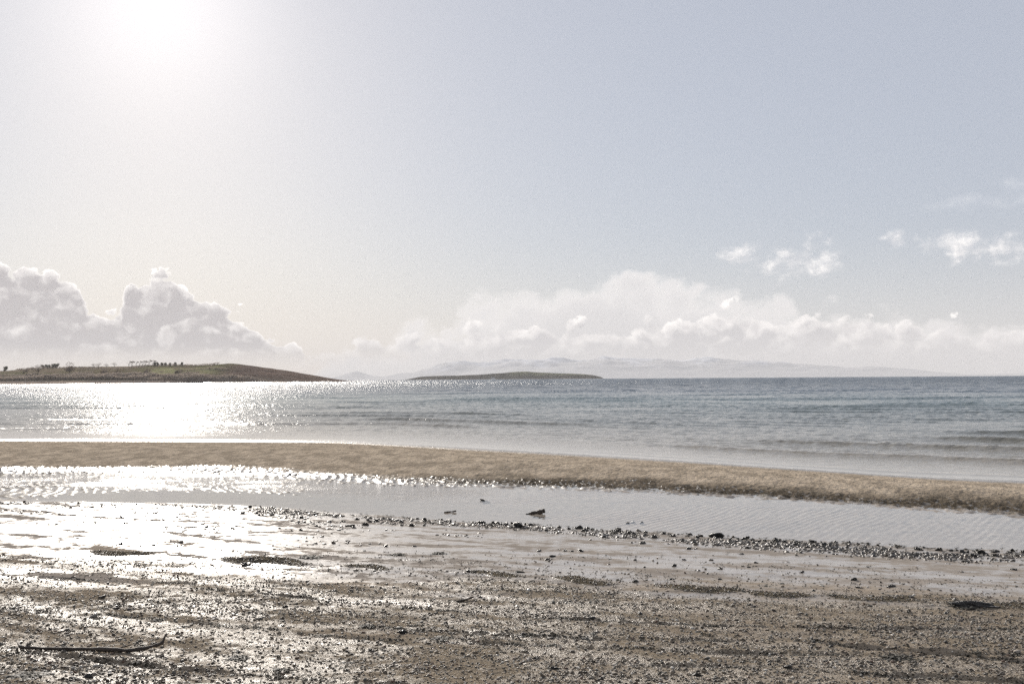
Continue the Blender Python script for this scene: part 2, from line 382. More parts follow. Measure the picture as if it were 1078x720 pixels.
finish(g, pr.outputs[0])
tag(link('beach', me, m_beach), kind='structure')

# ------------------------------------------------------------------ tidal pool water
def water_mix(g, nrm, tint, rough, ior=1.36):
    fr = g.n('ShaderNodeFresnel'); g.put(fr.inputs['IOR'], ior); g.put(fr.inputs['Normal'], nrm)
    tr = g.n('ShaderNodeBsdfTransparent'); g.put(tr.inputs[0], tint)
    gl = g.n('ShaderNodeBsdfGlossy'); g.put(gl.inputs['Color'], (1, 1, 1)); g.put(gl.inputs['Roughness'], rough); g.put(gl.inputs['Normal'], nrm)
    mx = g.n('ShaderNodeMixShader'); g.put(mx.inputs[0], g.m('MULTIPLY', fr.outputs[0], g.m('SUBTRACT', 1, g.n('ShaderNodeNewGeometry').outputs['Backfacing']))); g.t.links.new(tr.outputs[0], mx.inputs[1]); g.t.links.new(gl.outputs[0], mx.inputs[2])
    return mx.outputs[0]
xs = np.linspace(-24, 14, 1500); ys = np.arange(7, 23, .03)
X, Y = np.meshgrid(xs, ys)
keep_lo, keep_hi = YC(X)-.8, YB(X)+.9
d71 = math.radians(33)
ph = (X*math.cos(d71)-Y*math.sin(d71)) + .10*fbm(X*.8, Y*.8, 3, 91)
am = .0030*ss(fbm(X*.5, Y*.8, 2, 93)+ .35, 0, .7)*ss(X, -3, 1.5)
Zw = .1 + am*np.sin(2*np.pi*ph/.105)
n_, m_ = X.shape
V = np.stack([X.ravel(), Y.ravel(), Zw.ravel()], 1)
i = np.arange(n_*m_).reshape(n_, m_)
F = np.stack([i[:-1, :-1].ravel(), i[:-1, 1:].ravel(), i[1:, 1:].ravel(), i[1:, :-1].ravel()], 1)
ok = ((Y > keep_lo) & (Y < keep_hi)).ravel()
F = F[ok[F].all(1)]
used = np.zeros(len(V), bool); used[F.ravel()] = True
remap = np.cumsum(used)-1
me = mesh_np('tidal_pool', V[used], remap[F])
attr(me, 'chop', (ss(Y-YC(X)+.5*fbm(X*1.2, Y*1.5, 3, 97), 1.3, 2.6)*(1-ss(X, -2.2, .6))*(.35+.65*ss(fbm(X*.9, Y*1.6, 3, 98), -.4, .3))).ravel()[used])
m_pool, g = mat('pool water')
p = pos(g)
h = g.m('ADD', g.noise(p, 5, 3, .5), g.m('MULTIPLY', g.noise(p, 22, 2, .5), .25))
chop = A(g, 'chop')
h = g.m('ADD', h, g.m('MULTIPLY', chop, g.m('MULTIPLY', g.noise(p, 13, 4, .65), 5.5)))
fr_n = bump(g, h, .5, .006)
finish(g, water_mix(g, fr_n, (.93, .92, .90), g.m('MULTIPLY_ADD', chop, .12, .02), 1.36))
tag(link('tidal_pool', me, m_pool), kind='structure')

# ------------------------------------------------------------------ sea
cols = np.concatenate([-np.geomspace(6, .80, 22), np.linspace(-.78, .78, 1000), np.geomspace(.80, 6, 22)])
rows = [6.0]
while rows[-1] < 15500: 
    y = rows[-1]; rows.append(y + (max(.05, .0034*y) if y < 14000 else .1*y))
rows[-1] = 15500
rows = np.array(rows)
X = cols[None, :]*(rows[:, None]+4)*.9; Y = np.repeat(rows[:, None], len(cols), 1)
X = np.clip(X, -15500, 15500)
dsh = Y-YA(np.clip(X, -60, 60))
sdir = dsh + .35*fbm(X*.03, Y*.03, 2, 101)*8
def crest(ph, sharp):   # peaked travelling wave profile
    c = .5+.5*np.cos(ph); return c**sharp
z = np.zeros_like(X)
fadefar = 1-ss(Y, 150, 300)
for (lam, a, sharp, sx, sy, sd) in [(5.3, .115, 30, .055, .11, 111), (2.6, .045, 14, .08, .2, 121), (1.25, .018, 2, .2, .4, 131)]:
    env = ss(fbm(X*sx, Y*sy, 3, sd), -.35, .40)
    z += a*env*(crest(2*np.pi*(sdir+.9*fbm(X*.12, Y*.1, 3, sd+5))/lam, sharp)-.25)
ch = 0
for (lam, ang_, a) in [(.9, .3, .010), (.62, -.5, .008), (.45, 1.1, .006), (.33, -.9, .0045), (1.7, .1, .012)]:
    ch = ch + a*np.sin(2*np.pi*((X*math.sin(ang_)+Y*math.cos(ang_))/lam + .9*fbm(X*.5/lam**.5, Y*.5/lam**.5, 2, int(lam*1000))))
z += ch*(.45+.55*ss(dsh, 8, 40))*(.45+.9*ss(fbm(X*.15, Y*.25, 2, 141), -.4, .5))
z += (.012+.010*(1-ss(dsh, 12, 40)))*fbm(X*2.6, Y*3.4, 3, 151)
shoal = ss(dsh, .1, 2.0)*.22 + ss(dsh, 2.5, 8)*.78
z = z*shoal*fadefar
# open water: longer waves the farther out the sheet is sampled
zf = 0
for (km, ang_, a) in [(5.0, .15, 1.0), (7.5, -.35, 1.0), (4.2, .7, .6), (11, .05, 1.2)]:
    lam = km*.0034*np.exp(np.round(np.log(np.maximum(Y, 60)/100)*2)/2)*100
    zf = zf + a*lam*.010*np.sin(2*np.pi*((X*math.sin(ang_)+Y*math.cos(ang_))/lam + 1.2*fbm(X*.35/lam, Y*.35/lam, 2, int(km*10))))
z = z + np.clip(zf, -2, 2)*ss(Y, 90, 260)*(1-ss(Y, 9000, 15000))
me = grid_mesh('sea', X, Y, z)
attr(me, 'depth', np.clip(dsh*.022, -1, 20))
cr = crest(2*np.pi*(sdir+.9*fbm(X*.12, Y*.1, 3, 116)-.12)/5.3, 70)*ss(fbm(X*.05, Y*.08, 3, 161), -.05, .35)*(1-ss(dsh, 14, 24))*ss(dsh, 1, 3)
wash = np.exp(-((dsh-.25-.25*fbm(X*.8, Y*0, 3, 163))/.12)**2)
attr(me, 'foam', np.clip(np.maximum(cr, wash*.7), 0, 1))
m_sea, g = mat('sea water')
p = pos(g)
px_, py_, pz_ = g.sep(p)
dep = A(g, 'depth')
pa = p
h1 = g.noise(pa, .55, 2, .5); h2 = g.noise(pa, 2.6, 4, .6); h3 = g.noise(pa, .12, 3, .5)
far = g.step(py_, 45, 400)
hh = g.m('ADD', g.m('MULTIPLY', h2, g.m('MULTIPLY_ADD', far, 1.0, .22)), g.m('MULTIPLY', h1, g.m('MULTIPLY', far, 1.8)))
shal = g.step(dep, .0, .12)
hh = g.m('MULTIPLY', hh, g.m('MULTIPLY_ADD', shal, .85, .15))
nrm = bump(g, hh, 1, .30)
colr = g.ramp(g.step(dep, 0, 3.0, mode='LINEAR'), [(0, (.34, .295, .23)), (.035, (.26, .225, .17)), (.16, (.085, .088, .066)), (.5, (.028, .070, .066)), (1, (.006, .032, .055))])
foam = g.m('MULTIPLY', A(g, 'foam'), g.step(g.noise(p, 9, 4, .65), .42, .56))
colr = g.mix(foam, colr, (.78, .77, .75))
pr = principled(g, Base_Color=colr, Roughness=g.m('ADD', g.step(py_, 30, 600, .09, .22), g.m('MULTIPLY', foam, .5)), IOR=1.4, Normal=nrm)
finish(g, pr.outputs[0])
tag(link('sea', me, m_sea), kind='structure')
del X, Y, Z, z, V, F

# ------------------------------------------------------------------ far land
def terrain(name, X, Y, Z, material): return tag(link(name, grid_mesh(name, X, Y, Z), material), kind='structure')

HR = [(-1400, 20), (-900, 16), (-640, 13.5), (-576, 15.2), (-544, 17.1), (-512, 18), (-469, 19.2), (-426, 19), (-400, 20.4), (-373, 20.2), (-346, 20), (-320, 22.3), (-298, 19.5), (-266, 13.7), (-245, 9.2), (-223, 3.6), (-207, 1.0), (-195, .75), (-175, .6), (-158, .3), (-150, -1)]
def headland(x, y):
    ys_ = 952 + .25*(x+576)*ss(x, -420, -150) + 6*fbm(x*.02, x*0, 2, 201)
    yr = 1120 + 0*x
    t = (y-ys_)/(yr-ys_)
    R = interp(x, HR)
    up = np.where(t < .14, t/.14*.19, .19+.81*ss(t, .10, 1.06)**.85)
    z = R*np.where(y < yr, up, 1-ss(y, yr+15, yr+420)) 
    z = z + (.8*fbm(x*.02, y*.02, 3, 202) + .3*fbm(x*.1, y*.1, 2, 203))*ss(t, .14, .4)*(R > 3)
    return np.where(t < 0, t*6, z), t
xs = np.concatenate([np.linspace(-1400, -700, 60), np.linspace(-695, -148, 420)]); ys = np.concatenate([np.linspace(925, 1150, 220), np.linspace(1158, 1560, 50)])
X, Y = np.meshgrid(xs, ys); Z, T = headland(X, Y)
me = grid_mesh('headland', X, Y, Z); attr(me, 't', T)
m_head, g = mat('pasture and heath')
p = pos(g); px_, py_, pz_ = g.sep(p); t = A(g, 't')
n1 = g.noise(p, .012, 3, .5); n2 = g.noise(p, .06, 5, .6); n3 = g.noise(p, .4, 4, .6)
# field boundaries: cells of differing crops
vo = g.n('ShaderNodeTexVoronoi', distance='MANHATTAN'); g.put(vo.inputs['Vector'], g.xyz(px_, g.m('MULTIPLY', py_, 1.1), 0)); vo.inputs['Scale'].default_value = .014
cell = g.sep(vo.outputs['Color'])[0]
field = g.ramp(g.m('MULTIPLY_ADD', n3, .25, g.m('MULTIPLY', cell, .8)), [(.15, (.18, .14, .10)), (.35, (.17, .15, .09)), (.5, (.21, .165, .12)), (.65, (.15, .14, .075)), (.85, (.23, .185, .135))])
gp = g.m('MULTIPLY', g.m('MULTIPLY', g.step(px_, -395, -375), g.step(px_, -325, -300, 1, 0)), g.m('MULTIPLY', g.step(t, .40, .44), g.step(t, .72, .77, 1, 0)))
field = g.mix(gp, field, g.ramp(n2, [(.3, (.23, .225, .115)), (.7, (.34, .315, .17))]))
heath = g.ramp(n2, [(.3, (.10, .075, .06)), (.7, (.20, .145, .115))])
hm = g.m('MAXIMUM', g.step(g.m('MULTIPLY_ADD', g.m('SUBTRACT', n1, .5), 60, px_), -325, -285), g.step(n2, .58, .64))
c = g.mix(hm, field, heath)
beachc = g.ramp(n3, [(.3, (.30, .235, .185)), (.7, (.44, .35, .28))])
c = g.mix(g.step(t, .10, .15), beachc, c)
c = g.mix(g.m('MULTIPLY', g.step(t, .15, .19), g.step(t, .34, .40, 1, 0)), c, (.13, .105, .085))
pr = principled(g, Base_Color=c, Roughness=.9, Normal=bump(g, g.m('ADD', n2, n3), 1, 2.0), Specular_IOR_Level=0.0)
finish(g, pr.outputs[0])
tag(link('headland', me, m_head), kind='structure')

IR = [(-406, 0), (-380, 4), (-330, 13), (-280, 15.5), (-200, 17), (-130, 18), (-65, 23), (-13, 26), (20, 28.5), (55, 29), (100, 25), (170, 22.5), (240, 20), (290, 16), (320, 8), (334, 0)]
xs = np.linspace(-420, 345, 260); ys = np.linspace(3470, 3760, 90); X, Y = np.meshgrid(xs, ys)
R = interp(X, IR); ys_ = 3490+12*fbm(X*.02, X*0, 2, 211)
T = (Y-ys_)/(3600-ys_)
Z = R*np.where(Y < 3600, np.where(T < .1, T, .1+.9*ss(T, .05, 1)), 1-ss(Y, 3610, 3750)) + 1.2*fbm(X*.02, Y*.02, 3, 212)*ss(T, .2, .6)*(R > 4)
Z = np.where((T < 0) | (R <= 0), -2, Z)
me = grid_mesh('island', X, Y, Z)
m_isl, g = mat('island grass and rock')
p = pos(g); px_, py_, pz_ = g.sep(p)
n1 = g.noise(p, .02, 4, .6); n2 = g.noise(p, .09, 4, .6)
c = g.ramp(n1, [(.35, (.035, .031, .024)), (.65, (.065, .056, .042))])
gr = g.m('MULTIPLY', g.step(px_, -20, 5), g.m('MULTIPLY', g.step(pz_, 12, 17), g.step(n2, .38, .52)))
c = g.mix(gr, c, (.14, .14, .07))
c = g.mix(g.step(pz_, 3.0, 5.0, 1, 0), c, (.085, .07, .06))
finish(g, principled(g, Base_Color=c, Roughness=.9, Normal=bump(g, n2, 1, 3), Specular_IOR_Level=0.0).outputs[0])
tag(link('island', me, m_isl), kind='structure')

# mountains: px list -> metres at their own distance
def range_(name, y0, R, seed, depthm, x0, x1, nx, material):
    xs = np.linspace(x0, x1, nx); ys = np.linspace(y0-depthm, y0+depthm, 90); X, Y = np.meshgrid(xs, ys)
    H = interp(X, R)
    T = (Y-(y0-depthm))/depthm
    sh = np.where(T < 1, np.clip(T, 0, 1)**1.15, np.clip(2-T, 0, 1)**1.2)
    rid = (1-np.abs(fbm(X*.0011, Y*.0011, 5, seed, .55)))
    Z = H*sh*(.62+.38*rid) + H*.10*fbm(X*.003, Y*.003, 4, seed+9)*sh + H*sh*.12
    Z = np.where(sh <= 0, -2, Z)
    return tag(link(name, grid_mesh(name, X, Y, np.maximum(Z, -2)), material), kind='structure')
m_mtn, g = mat('haze-paled heather and snow')
p = pos(g); px_, py_, pz_ = g.sep(p)
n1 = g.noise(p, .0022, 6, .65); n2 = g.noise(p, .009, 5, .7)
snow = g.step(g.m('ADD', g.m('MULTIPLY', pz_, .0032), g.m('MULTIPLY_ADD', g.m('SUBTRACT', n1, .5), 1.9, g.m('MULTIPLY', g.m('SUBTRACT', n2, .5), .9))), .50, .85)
c = g.mix(snow, g.ramp(n2, [(.3, (.56, .56, .57)), (.7, (.64, .63, .62))]), (.82, .83, .86))  # ground between the snow paled: part of the distance haze is in the colour
finish(g, principled(g, Base_Color=c, Roughness=.9, Specular_IOR_Level=0.0).outputs[0])
K = 12000/1048
fr = [(440, 1), (480, 5), (510, 12), (540, 18.5), (560, 20), (600, 20.5), (650, 22), (690, 21), (715, 17.5), (745, 20.5), (780, 19.5), (810, 17.5), (850, 14.5), (900, 11.5), (950, 8), (985, 4.5), (1000, 1.5), (1040, 2.2), (1100, 3.5), (1200, 3)]
range_('mountains', 12000, [((a-539)*K, b*K) for a, b in fr], 301, 1500, (440-539)*K, 1200*K-539*K, 420, m_mtn)
K = 14300/1048
br = [(300, .5), (345, 2), (362, 6), (375, 9), (392, 5), (405, 4), (425, 7), (445, 11), (465, 16), (485, 19), (505, 20), (530, 21), (560, 20), (600, 17), (640, 15), (700, 12), (760, 10), (820, 8), (880, 4), (930, 0)]
range_('far_mountains', 14300, [((a-539)*K, b*K) for a, b in br], 331, 1100, (300-539)*K, (930-539)*K, 360, m_mtn)

# ------------------------------------------------------------------ haze
import bmesh
def box_mesh(name, lo, hi):
    bm = bmesh.new(); bmesh.ops.create_cube(bm, size=1)
    for v in bm.verts: v.co = [lo[k]+(v.co[k]+.5)*(hi[k]-lo[k]) for k in range(3)]
    me = bpy.data.meshes.new(name); bm.to_mesh(me); bm.free(); return me
m_haze, g = mat('sea haze')
pv = g.n('ShaderNodeVolumePrincipled'); pv.inputs['Color'].default_value = (.97, .965, .975, 1)
pv.inputs['Density'].default_value = 7e-5; pv.inputs['Anisotropy'].default_value = .05
pv.inputs['Density Attribute'].default_value = ''; pv.inputs['Temperature Attribute'].default_value = ''; pv.inputs['Color Attribute'].default_value = ''
finish(g, None, pv.outputs[0])
m_haze.cycles.homogeneous_volume = True; m_haze.cycles.volume_sampling = 'DISTANCE'
tag(link('haze', box_mesh('haze', (-16000, -2500, -4), (16000, 16000, 350)), m_haze, smooth=False), kind='stuff')

# ------------------------------------------------------------------ stones and shingle
from mathutils import Vector, noise as mn
m_stone, g = mat('wet stone')
oi = g.n('ShaderNodeObjectInfo'); r = oi.outputs['Random']
tc = g.n('ShaderNodeTexCoord').outputs['Object']
c = g.ramp(r, [(0, (.055, .045, .036)), (.15, (.11, .088, .064)), (.35, (.19, .152, .105)), (.52, (.15, .14, .115)), (.66, (.28, .215, .145)), (.80, (.20, .12, .08)), (.87, (.42, .36, .29)), (.95, (.70, .65, .57))], 'CONSTANT')
c = g.mix(g.m('MULTIPLY', g.noise(tc, 3, 4, .7), .5), c, (.05, .045, .035))
pr = principled(g, Base_Color=c, Roughness=g.step(g.noise(tc, 2, 2), .35, .6, .40, .65), IOR=1.5, Normal=bump(g, g.noise(tc, 5, 4, .6), .5, .15))
finish(g, pr.outputs[0])
m_dark, g = mat('dark wet stone')
tc = g.n('ShaderNodeTexCoord').outputs['Object']; r = g.n('ShaderNodeObjectInfo').outputs['Random']
c = g.mix(g.noise(tc, 2.5, 5, .65), g.ramp(r, [(0, (.020, .018, .015)), (.5, (.045, .038, .030)), (.8, (.06, .055, .045)), (1, (.09, .07, .05))]), (.015, .014, .012))
pr = principled(g, Base_Color=c, Roughness=.38, IOR=1.45, Normal=bump(g, g.noise(tc, 4, 5, .6), .7, .2))
finish(g, pr.outputs[0])

def stone_mesh(name, seed, sub, flat=.55, rough=.22):
    bm = bmesh.new(); bmesh.ops.create_icosphere(bm, subdivisions=sub, radius=1)
    rr = random.Random(seed); off = Vector((rr.uniform(0, 99), rr.uniform(0, 99), 0))
    sx, sy, sz = rr.uniform(.85, 1.15), rr.uniform(.6, .9), flat*rr.uniform(.8, 1.15)
    for v in bm.verts:
        k = 1 + rough*mn.noise(v.co*1.1+off)*1.6 + rough*.5*mn.noise(v.co*2.6+off)
        v.co = Vector((v.co.x*k*sx, v.co.y*k*sy, v.co.z*k*sz))
    me = bpy.data.meshes.new(name); bm.to_mesh(me); bm.free()
    return me
R_ = np.random.RandomState(7)
def scatter(n, y0, y1, s=.86, pw=1.0):
    y = R_.uniform(y0, y1, n); x = R_.uniform(-1, 1, n)*(y+1.0)*.66*s
    return x, y

kinds = bpy.data.collections.new('pebble kinds')
for k in range(8):
    m_ = stone_mesh('pebble_shape', 40+k, 2 if k < 3 else 1, .5, .25); m_.materials.append(m_stone)
    m_.polygons.foreach_set('use_smooth', np.ones(len(m_.polygons), bool))
    kinds.objects.link(bpy.data.objects.new('pebble_shape', m_))
kinds_dark = bpy.data.collections.new('dark pebble kinds')
def instanced(name, x, y, z, size, mt_kinds, tilt=.35):
    n = len(x)
    me = bpy.data.meshes.new(name); me.vertices.add(n)
    me.vertices.foreach_set('co', np.stack([x, y, z], 1).astype(np.float32).ravel())
    ro = np.stack([R_.normal(0, tilt, n), R_.normal(0, tilt, n), R_.uniform(0, 6.28, n)], 1)
    a = me.attributes.new('rot', 'FLOAT_VECTOR', 'POINT'); a.data.foreach_set('vector', ro.astype(np.float32).ravel())
    sc3 = np.stack([size*R_.uniform(.8, 1.25, n), size, size*R_.uniform(.75, 1.2, n)], 1)
    a = me.attributes.new('scl', 'FLOAT_VECTOR', 'POINT'); a.data.foreach_set('vector', sc3.astype(np.float32).ravel())
    a = me.attributes.new('pick', 'INT', 'POINT'); a.data.foreach_set('value', R_.randint(0, 8, n).astype(np.int32))
    o = bpy.data.objects.new(name, me); COL.objects.link(o)
    ng = bpy.data.node_groups.new('scatter', 'GeometryNodeTree')
    ng.interface.new_socket('Geometry', in_out='INPUT', socket_type='NodeSocketGeometry')
    ng.interface.new_socket('Geometry', in_out='OUTPUT', socket_type='NodeSocketGeometry')
    gi = ng.nodes.new('NodeGroupInput'); go = ng.nodes.new('NodeGroupOutput')
    ip = ng.nodes.new('GeometryNodeInstanceOnPoints'); ci = ng.nodes.new('GeometryNodeCollectionInfo')
    ci.inputs[0].default_value = mt_kinds; ci.inputs['Separate Children'].default_value = True; ci.inputs['Reset Children'].default_value = True
    def na(nm, ty):
        q = ng.nodes.new('GeometryNodeInputNamedAttribute'); q.data_type = ty; q.inputs[0].default_value = nm; return q.outputs[0]
    ng.links.new(gi.outputs[0], ip.inputs['Points']); ng.links.new(ci.outputs[0], ip.inputs['Instance'])
    ip.inputs['Pick Instance'].default_value = True
    ng.links.new(na('pick', 'INT'), ip.inputs['Instance Index']); ng.links.new(na('rot', 'FLOAT_VECTOR'), ip.inputs['Rotation'])
    ng.links.new(na('scl', 'FLOAT_VECTOR'), ip.inputs['Scale']); ng.links.new(ip.outputs[0], go.inputs[0])
    md = o.modifiers.new('scatter', 'NODES'); md.node_group = ng
    return o

# fine shingle of the foreground and the low heaps
x, y = scatter(220000, 4.3, 10.3)
z, mk = ground(x, y, True)
tb = (YC(x)-y)
clump = ss(fbm(x*3, y*5, 3, 401)+.9*fbm(x*.7+.5*y, y*2.6+.5*x, 3, 402), -.35, .35)
pr_ = .66*mk['gravel']*(.42+.58*clump)*(1-.4*mk['tan']) + mk['mound']*1.0 + .06*ss(YC(x)-y, 2.2, 3.6)
keep = R_.uniform(0, 1, len(x)) < pr_*np.clip(1.25-(y-5)/12, .5, 1)
x, y, z = x[keep], y[keep], z[keep]
size = np.exp(R_.normal(math.log(.0054), .48, len(x))); size = np.clip(size, .003, .017)
shingle = instanced('shingle', x, y, z+size*.15, size, kinds)
tag(shingle, kind='stuff')
# coarser pebbles sorted into bands over the shingle
x, y = scatter(14000, 4.4, 9.8)
z, mk = ground(x, y, True)
keep = R_.uniform(0, 1, len(x)) < mk['gravel']*ss(fbm(x*.8+.5*y, y*3.2+.6*x, 3, 441), .0, .4)*.6 + .03*mk['gravel']
x, y, z = x[keep], y[keep], z[keep]
size = np.clip(np.exp(R_.normal(math.log(.011), .30, len(x))), .007, .024)
tag(instanced('coarse_pebbles', x, y, z+size*.05, size, kinds), kind='stuff')
# loose pebbles on the wet sand and in the band along the pool
x, y = scatter(150000, 6.5, 16.5)
z, mk = ground(x, y, True)
cl = ss(fbm(x*1.6+.4*y, y*2.6, 3, 411), .02, .6)
leftish = 1-ss(x, -3.2, 1.0)
gap = YC(x)-y
pr_ = .012*cl*(gap > .1) + mk['band']*(1.0-.55*leftish)*ss(fbm(x*2.5, y*3, 2, 412), -.75, .0) + leftish*.45*cl*np.exp(-np.abs(gap-1.0)/1.1)*(gap > 0)
keep = (R_.uniform(0, 1, len(x)) < pr_) & (gap > -.12)
x, y, z, bd = x[keep], y[keep], z[keep], mk['band'][keep]
size = np.exp(R_.normal(math.log(.011), .42, len(x)))*(1+.45*bd)*np.where(x < -.5, 1.25, 1); size = np.clip(size, .005, .034)
m_mid, g = mat('wet brown stone')
r = g.n('ShaderNodeObjectInfo').outputs['Random']
c = g.ramp(r, [(0, (.025, .021, .017)), (.3, (.05, .041, .031)), (.55, (.085, .068, .05)), (.75, (.12, .095, .07)), (.88, (.16, .14, .115)), (.96, (.38, .35, .31))], 'CONSTANT')
finish(g, principled(g, Base_Color=c, Roughness=.42, IOR=1.45).outputs[0])
for k in range(8):
    m_ = stone_mesh('pebble_shape', 140+k, 2, .6, .35); m_.materials.append(m_mid)
    m_.polygons.foreach_set('use_smooth', np.ones(len(m_.polygons), bool)); kinds_dark.objects.link(bpy.data.objects.new('pebble_shape', m_))
pebb = instanced('pebbles', x, y, z-size*.05, size, kinds_dark)
tag(pebb, kind='stuff')

shapes = []
for k in range(9):
    m_ = stone_mesh('stone', 90+k, 3, .62, .42); m_.materials.append(m_dark); m_.polygons.foreach_set('use_smooth', np.ones(len(m_.polygons), bool)); shapes.append(m_)
def put_stone(x, y, s, label, group=None, sink=.15, rz=None, stretch=1.0, flat=1.0):
    o = bpy.data.objects.new('stone', shapes[R_.randint(0, 9)]); COL.objects.link(o)
    z = float(ground(np.array([x]), np.array([y]))[0])
    o.location = (x, y, z+s*(sink-.13)); o.scale = (s*stretch, s, s*flat)
    o.rotation_euler = (R_.normal(0, .2), R_.normal(0, .2), R_.uniform(0, 6.28) if rz is None else rz)
    tag(o, label, 'stone', group); return o
# band of stones on the right, thinning to the left
n = 0
while n < 175:
    x = R_.uniform(-4.2, 6.0)
    if R_.uniform() > .35+.65*ss(np.array(x), -3, 1.0): continue
    off = -.02+abs(R_.normal(0, .22+.12*ss(np.array(x), 0, 3))) if x > -1 else abs(R_.normal(0, .75))+.05
    y = float(YC(x)) - off
    sz = float(np.clip(np.exp(R_.normal(math.log(.030), .34)), .017, .055))
    where = ['at the glaring far left end', 'in the thin left part', 'left of the humped big stone', 'below the floating log', 'below the three stones in the water', 'in the thick right part', 'at the right end of the frame'][int(np.digitize(x, [-2.8, -1.4, -.3, 1.0, 2.3, 3.9]))]
    big = 'large ' if sz > .036 else 'small '
    put_stone(x, y, sz, big+'dark wet stone of the pool edge band, '+where, big+'stones of the pool edge band, '+where)
    n += 1
W_ = lambda x: ['in the sun glare at far left', 'left of the frame centre', 'around the frame centre', 'right of the frame centre', 'towards the right edge'][int(np.digitize(x, [-2.6, -.9, .7, 2.2]))]
n = 0
while n < 85:
    x = R_.uniform(-5, 4.6); y = R_.uniform(7.6, 13.5); gap = float(YC(x))-y
    if gap < 1.0 or y < 8.1-.25*x or fbm(np.array(x*1.6+.4*y), np.array(y*2.6), 3, 411) < .05: continue
    put_stone(x, y, float(np.clip(np.exp(R_.normal(math.log(.022), .3)), .013, .042)), 'loose dark stone on the wet sand, '+W_(x), 'loose stones on the wet sand, '+W_(x), stretch=R_.uniform(1, 1.6), flat=.75)
    n += 1
FG = ['near the driftwood branch', 'left of the bottom centre', 'at the bottom centre', 'right of the bottom centre', 'at the lower right']
for _ in range(34):
    y = R_.uniform(5.1, 7.4); x = R_.uniform(-.5, .5)*(y+.4)
    put_stone(x, y, float(np.clip(np.exp(R_.normal(math.log(.020), .3)), .014, .034)), 'stone half bedded in the foreground shingle, '+FG[int(np.digitize(x, [-1.7, -.6, .6, 1.7]))], 'stones half bedded in the foreground shingle, '+FG[int(np.digitize(x, [-1.7, -.6, .6, 1.7]))], .05, stretch=R_.uniform(1, 1.4), flat=.8)
put_stone(.07, 12.42, .085, 'biggest dark stone of the band, humped just below the floating wood', None, .25)
put_stone(2.35, 11.62, .075, 'large rounded dark stone at the pool edge right of the frame centre', None, .3)
for q in ((1.47, 12.86), (1.56, 13.0), (1.66, 12.9)):
    put_stone(q[0], q[1], .035, 'small stone poking out of the pool in a cluster of three', 'cluster of three stones in the pool', .5)
put_stone(-.42, 15.35, .05, 'flat dark stone standing alone in the far middle of the pool', None, .5, 0, 1.7, .8)
put_stone(3.37, 7.25, .05, 'dark flat shape put in for the shady hollow under seaweed at the right edge', None, .2, -.15, 3.2, .7)  # stone shape added to give the dark of the hollow under the weed

# ------------------------------------------------------------------ driftwood
m_wood, g = mat('soaked driftwood')
tc = g.n('ShaderNodeTexCoord').outputs['Object']
c = g.ramp(g.noise(g.v('MULTIPLY', tc, (6, 60, 60)), 1, 5, .6), [(.3, (.022, .017, .013)), (.7, (.07, .052, .038))])
finish(g, principled(g, Base_Color=c, Roughness=.75, Normal=bump(g, g.noise(g.v('MULTIPLY', tc, (8, 90, 90)), 1, 4, .6), .6, .004)).outputs[0])
def tube_bm(bm, pts, rads, seg=10, cap=True):
    rings = []; pts = [Vector(p) for p in pts]
    for i, p in enumerate(pts):
        d = (pts[min(i+1, len(pts)-1)]-pts[max(i-1, 0)]).normalized()
        a = d.cross(Vector((0, 0, 1)) if abs(d.z) < .9 else Vector((1, 0, 0))).normalized(); b = d.cross(a)
        rings.append([bm.verts.new(p+(a*math.cos(t)+b*math.sin(t))*rads[i]) for t in [2*math.pi*k/seg for k in range(seg)]])
    for r0, r1 in zip(rings, rings[1:]):
        for k in range(seg): bm.faces.new((r0[k], r0[(k+1) % seg], r1[(k+1) % seg], r1[k]))
    if cap: bm.faces.new(rings[0][::-1]); bm.faces.new(rings[-1])
def to_obj(name, bm, m, parent=None, smooth=True):
    bmesh.ops.recalc_face_normals(bm, faces=bm.faces)
    me = bpy.data.meshes.new(name); bm.to_mesh(me); bm.free(); return link(name, me, m, parent, smooth)
def gz(x, y): return float(ground(np.array([float(x)]), np.array([float(y)]))[0])
def wobble(ctrl, rads, n, amp, seed):
    """dense polyline through control points with knots and bends"""
    ctrl = np.array(ctrl, float); t = np.linspace(0, len(ctrl)-1, n); P_ = []; Rr = []
    rr = np.random.RandomState(seed); ph = rr.uniform(0, 6, 6)
    for u in t:
        P_.append([np.interp(u, range(len(ctrl)), ctrl[:, k]) for k in range(3)])
        Rr.append(float(np.interp(u, range(len(ctrl)), rads)*(1+.18*math.sin(u*5+ph[0])+.12*math.sin(u*13+ph[1]))))
    P_ = np.array(P_)
    for k in range(3):
        P_[:, k] += amp*np.sin(t*3.1+ph[2+k])*(.4 if k == 2 else 1)
    kk = np.array([1, 2, 3, 2, 1])/9.
    for k in range(3): P_[2:-2, k] = np.convolve(P_[:, k], kk, 'valid')
    return [tuple(q) for q in P_], Rr
ctrl = [(-3.03, 6.13, .035), (-2.93, 6.02, .022), (-2.74, 6.03, .018), (-2.49, 5.99, .018), (-2.30, 5.96, .018), (-2.17, 5.97, .024), (-2.12, 6.03, .05), (-2.085, 6.08, .085)]
root = empty('driftwood_branch', (-2.5, 6.0, gz(-2.5, 6.0)))
tag(root, 'long thin dark driftwood branch lying bent on the shingle at lower left', 'driftwood')
cc = [(a+2.5, b-6.0, gz(a, b)+c_-root.location.z) for a, b, c_ in ctrl]
pp, rr_ = wobble(cc, [.007, .009, .010, .012, .012, .011, .009, .006], 60, .011, 3)
bm = bmesh.new(); tube_bm(bm, pp, rr_); to_obj('stem', bm, m_wood, root)
